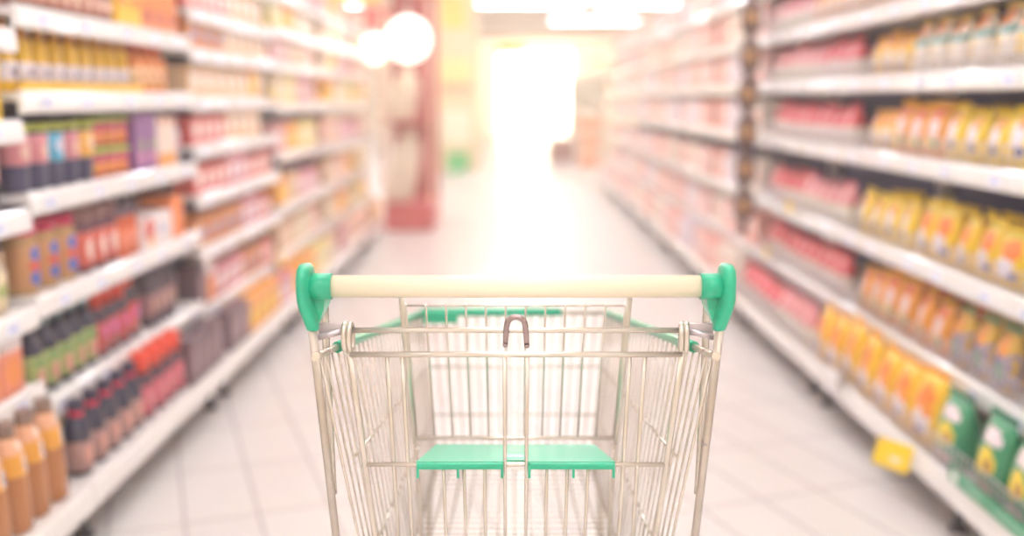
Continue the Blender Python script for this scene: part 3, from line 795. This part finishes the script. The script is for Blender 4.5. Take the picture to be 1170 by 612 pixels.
# rear gate
gate = bpy.data.objects.new('rear_gate', None)
GY = lambda z: 1.2345 + (.9274 - z) * .3216
gm = MB()
def gx(z): return .2125 + (.9274 - z) * (.2015 - .2145) / (.9274 - .6388)
gm.tube([(-gx(.9274), GY(.9274), .9274), (gx(.9274), GY(.9274), .9274)], .0039, 10)
for s_ in (-1, 1):
    gm.tube([(s_ * gx(z), GY(z) + .001, z) for z in (.930, .80, .64, .46)], .0045, 10)
    for xx, r in ((.1655, .0029), (.146, .0029)):
        gm.tube([(s_ * xx, GY(.925) + .004, .925), (s_ * (xx + .002), GY(.46) + .004, .46)], r, 8)
    gm.tube([(s_ * .0145, GY(.925) - .004, .925), (s_ * .0145, GY(.46) - .004, .46)], .0026, 8)
    for xx in (.0424, .0703, .0982):
        gm.tube([(s_ * xx, GY(.7595) - .003, .7595), (s_ * xx, GY(.46) - .003, .46)], .0023, 8)
gm.tube([(-gx(.7595) - .004, GY(.7595), .7595), (gx(.7595) + .004, GY(.7595), .7595)], .0033, 10)
for z in (.56, .462):
    gm.tube([(-gx(z) - .003, GY(z), z), (gx(z) + .003, GY(z), z)], .003, 8)
G = gm.build('rear_gate', wire, T)
for s_ in (-1, 1):
    for k, dx in enumerate((0, .0066)):
        lp = []
        for j in range(20):
            q = 2 * PI * j / 20
            lp.append((s_ * (.2095 + dx) + .0012 * math.sin(q), 1.2288 + .0085 * math.sin(q),   .952 + .0172 * math.cos(q)))
        MB().tube(lp, .0036, 8, closed=True).build('hinge_loop', wire, G)
# arched hook on the hinge rod
hk = [(-.0135, 1.2235, .9425), (-.0128, 1.2225, .955), (-.012, 1.222, .966)]
for j in range(1, 10):
    q = PI * j / 10
    hk.append((-.0115 * math.cos(q) * 1.0, 1.222, .9685 + .0105 * math.sin(q)))
hk += [(.012, 1.222, .966), (.0128, 1.2225, .955), (.0138, 1.2235, .9415)]
ho = MB().tube(hk, [.003] + [.0037] * (len(hk) - 2) + [.003], 12)
for e in (hk[0], hk[-1]): ho.tube([(e[0], e[1], e[2] + .002), (e[0], e[1], e[2] - .0025)], [.0038, .0026], 12)
ho.build('hook', hook_m, T)['label'] = 'dark chrome arched hook on the hinge rod'

# child seat: folding back panel and green flap
SB = MB()
def sbp(t): return (1.381 + t * .1264, .9603 - t * .2401)
for k in range(12):
    x = -.1555 + k * .0283
    y0, z0 = sbp(-.01); y1, z1 = sbp(1.0)
    r = .0017
    SB.tube([(x, y0, z0), (x, y1, z1)], r, 6)
for s_ in (-1, 1):
    y0, z0 = sbp(-.12); y1, z1 = sbp(1.05)
    SB.tube([(s_ * .1605, y0, z0), (s_ * .1605, y1, z1), (s_ * .157, y1 + .02, z1 - .06), (s_ * .152, y1 + .02, z1 - .24)], .0042, 10)
    SB.tube([(s_ * .1605, sbp(1.07)[0], sbp(1.07)[1]), (s_ * .146, 1.42, .735)], .0032, 8)
y0, z0 = sbp(0); SB.tube([(-.1605, y0, z0), (.1605, y0, z0)], .0014, 6)
y1, z1 = sbp(1); SB.tube([(-.163, y1, z1), (.163, y1, z1)], .0036, 10)
SB.build('child_seat_back', wire, T)
SF = MB()
fy, fz, by, bz = 1.282, .764, 1.472, .7205
def seat_piece(x0, x1, x0b, x1b, ya=0.0):
    n = 8
    top, bot = [], []
    fr_ = ya
    rings = []
    for k in range(n * 3 + 1):
        t = fr_ + (1 - fr_) * k / (n * 3)
        y = fy + (by - fy) * t; z = fz + (bz - fz) * t + .0012 * math.sin(t * PI * 12)
        xa = x0 + (x0b - x0) * t; xb_ = x1 + (x1b - x1) * t
        rings.append([(xa, y, z + .002), (xb_, y, z + .002), (xb_, y, z - .002), (xa, y, z - .002)])
    SF.rings(rings, smooth=False)
seat_piece(-.1343, -.0165, -.122, -.0165)
seat_piece(.0165, .1343, .0165, .122)
seat_piece(-.017, .017, -.017, .017, .12)
for a, b_ in ((-.1343, -.0165), (.0165, .1343)):
    SF.box(((a + b_) / 2, fy - .003, fz - .003), (b_ - a, .008, .0095), .003, 2)
for x in (-.1323, -.078, -.0185, .0185, .078, .1323):
    SF.box((x, fy - .003, fz - .013), (.0035, .006, .014), .001, 1)
SF.build('seat_flap', green_p, T)['label'] = 'green plastic child seat flap'

# basket panels
NR = 26
def rim(s_, t): return Vector((s_ * (.2495 + (.1905 - .2495) * t), 1.21 + (2.0 - 1.21) * t, .932 + (.815 - .932) * t))
def bot(s_, t): return Vector((s_ * (.205 + (.160 - .205) * t), 1.385 + (1.955 - 1.385) * t, .44 + (.50 - .44) * t))
def side_pt(s_, t, u): return rim(s_, t).lerp(bot(s_, t), u)
for s_ in (-1, 1):
    m = MB()
    for k in range(NR + 1):
        t = .015 + k / NR * .985
        m.tube([side_pt(s_, t, u) for u in (0, .5, 1)], .0017 if k % 6 else .0022, 6)
    for u0, u1, r in ((.355, .35, .0024), (.705, .655, .0024), (1, 1, .003)):
        m.tube([side_pt(s_, t, u0 + (u1 - u0) * t) - Vector((s_ * .002, 0, 0)) for t in (.09 if u0 < .9 else 0, .5, 1)], r, 8)
    m.build('basket_side', wire, T)
m = MB()
for k in range(18):
    a = k / 17 * 2 - 1
    m.tube([(a * .1885, 2.0, .815), (a * .158, 1.957, .50)], .0017, 6)
for z, r in ((.706, .0024), (.608, .0024), (.5, .003)):
    u = (.815 - z) / .315
    m.tube([(-(.1885 - .03 * u), 2.0 - .043 * u - .003, z), (.1885 - .03 * u, 2.0 - .043 * u - .003, z)], r, 8)
m.tube([(-.1905, 2.0, .815), (.1905, 2.0, .815)], .0045, 10)
m.build('basket_front', wire, T)
MB().tube([(-.1905, 2.003, .816), (.097, 2.003, .816)], .0085, 12).build('front_trim', green_p, T)
fh = MB().box((-.152, 1.992, .8085), (.072, .012, .026), .003, 2); fh.build('card_holder', green_p, T)
m = MB()
for k in range(13):
    a = k / 12 * 2 - 1
    m.tube([(a * .205, 1.385, .44), (a * .160, 1.955, .50)], .0022, 6)
for k in range(30):
    t = k / 29
    p0, p1 = bot(-1, t), bot(1, t)
    m.tube([p0 + Vector((0, 0, -.003)), p1 + Vector((0, 0, -.003))], .0017, 6)
m.build('basket_base', wire, T)
# chassis and castors
for s_ in (-1, 1):
    MB().tube([(s_ * .242, 1.50, .176), (s_ * .238, 1.56, .168), (s_ * .165, 2.02, .155)], .0095, 10).build('chassis_rail', post_m, T)
    MB().tube([(s_ * .19, 1.86, .158), (s_ * .175, 1.86, .30), (s_ * .168, 1.86, .487)], .007, 8).build('basket_support', post_m, T)
    MB().tube([(s_ * .2525, 1.36, .51), (s_ * .21, 1.40, .437)], .006, 8).build('basket_support', post_m, T)
for y, x, z in ((2.02, .165, .155), (1.56, .238, .168)): MB().tube([(-x, y, z), (x, y, z)], .0085, 10).build('cross_bar', post_m, T)
m = MB()
for k in range(7):
    a = k / 6 * 2 - 1
    m.tube([(a * .22, 1.56, .17), (a * .155, 2.02, .157)], .003, 6)
m.build('lower_rack', post_m, T)
for x, y in ((-.236, 1.56), (.236, 1.56), (-.165, 2.02), (.165, 2.02)):
    c = MB()
    c.tube([(x, y, .095), (x, y, .165)], .012, 12)
    for q in (-1, 1): c.box((x + q * .02, y + .012, .082), (.004, .036, .07), .002, 1)
    c.box((x, y + .005, .115), (.044, .045, .006), .002, 1)
    cs = c.build('castor', post_m, T)
    rings = []
    wc = MB()
    pr = [(.02, -.014), (.055, -.014), (.06, -.009), (.06, .009), (.055, .014), (.02, .014)]
    wc.rings([[(x + zz, y + .018 + r * math.cos(2 * PI * j / 24), .0605 + r * math.sin(2 * PI * j / 24)) for j in range(24)] for r, zz in pr])
    wc.build('wheel', mat('grey_rubber', '#5a5660', .6), cs)

# ------------------------------------------------------------------ world, camera
wd = bpy.data.worlds.new('world'); S.world = wd; wd.use_nodes = True
wd.node_tree.nodes['Background'].inputs[0].default_value = (1, .97, .92, 1)
wd.node_tree.nodes['Background'].inputs[1].default_value = .6
# thin warm haze in the hall's air
vs = wd.node_tree.nodes.new('ShaderNodeVolumeScatter')
vs.inputs['Color'].default_value = (1, .97, .91, 1)
vs.inputs['Density'].default_value = .021
vs.inputs['Anisotropy'].default_value = .45
wd.node_tree.links.new(vs.outputs[0], [n for n in wd.node_tree.nodes if n.type == 'OUTPUT_WORLD'][0].inputs['Volume'])

cam = bpy.data.cameras.new('camera'); co = bpy.data.objects.new('camera', cam); COL.objects.link(co)
cam.sensor_width = 36; cam.lens = 1137 / 1170 * 36
co.location = (0, 0, 1.25)
co.rotation_euler = (PI / 2 - math.atan(194 / 1137), 0, 0)
cam.clip_start = .05; cam.clip_end = 200
cam.dof.use_dof = True; cam.dof.focus_distance = 1.30; cam.dof.aperture_fstop = 1.4
S.camera = co

S.view_settings.view_transform = 'Standard'; S.view_settings.look = 'None'
S.view_settings.gamma = 1; S.view_settings.use_curve_mapping = False
S.view_settings.exposure = 0.74
cy = S.cycles
cy.use_denoising = True
cy.max_bounces = 8; cy.diffuse_bounces = 5; cy.glossy_bounces = 4; cy.transmission_bounces = 2; cy.volume_bounces = 2
cy.sample_clamp_indirect = 6
cy.caustics_reflective = False; cy.caustics_refractive = False
cy.volume_step_rate = 4; cy.volume_max_steps = 64
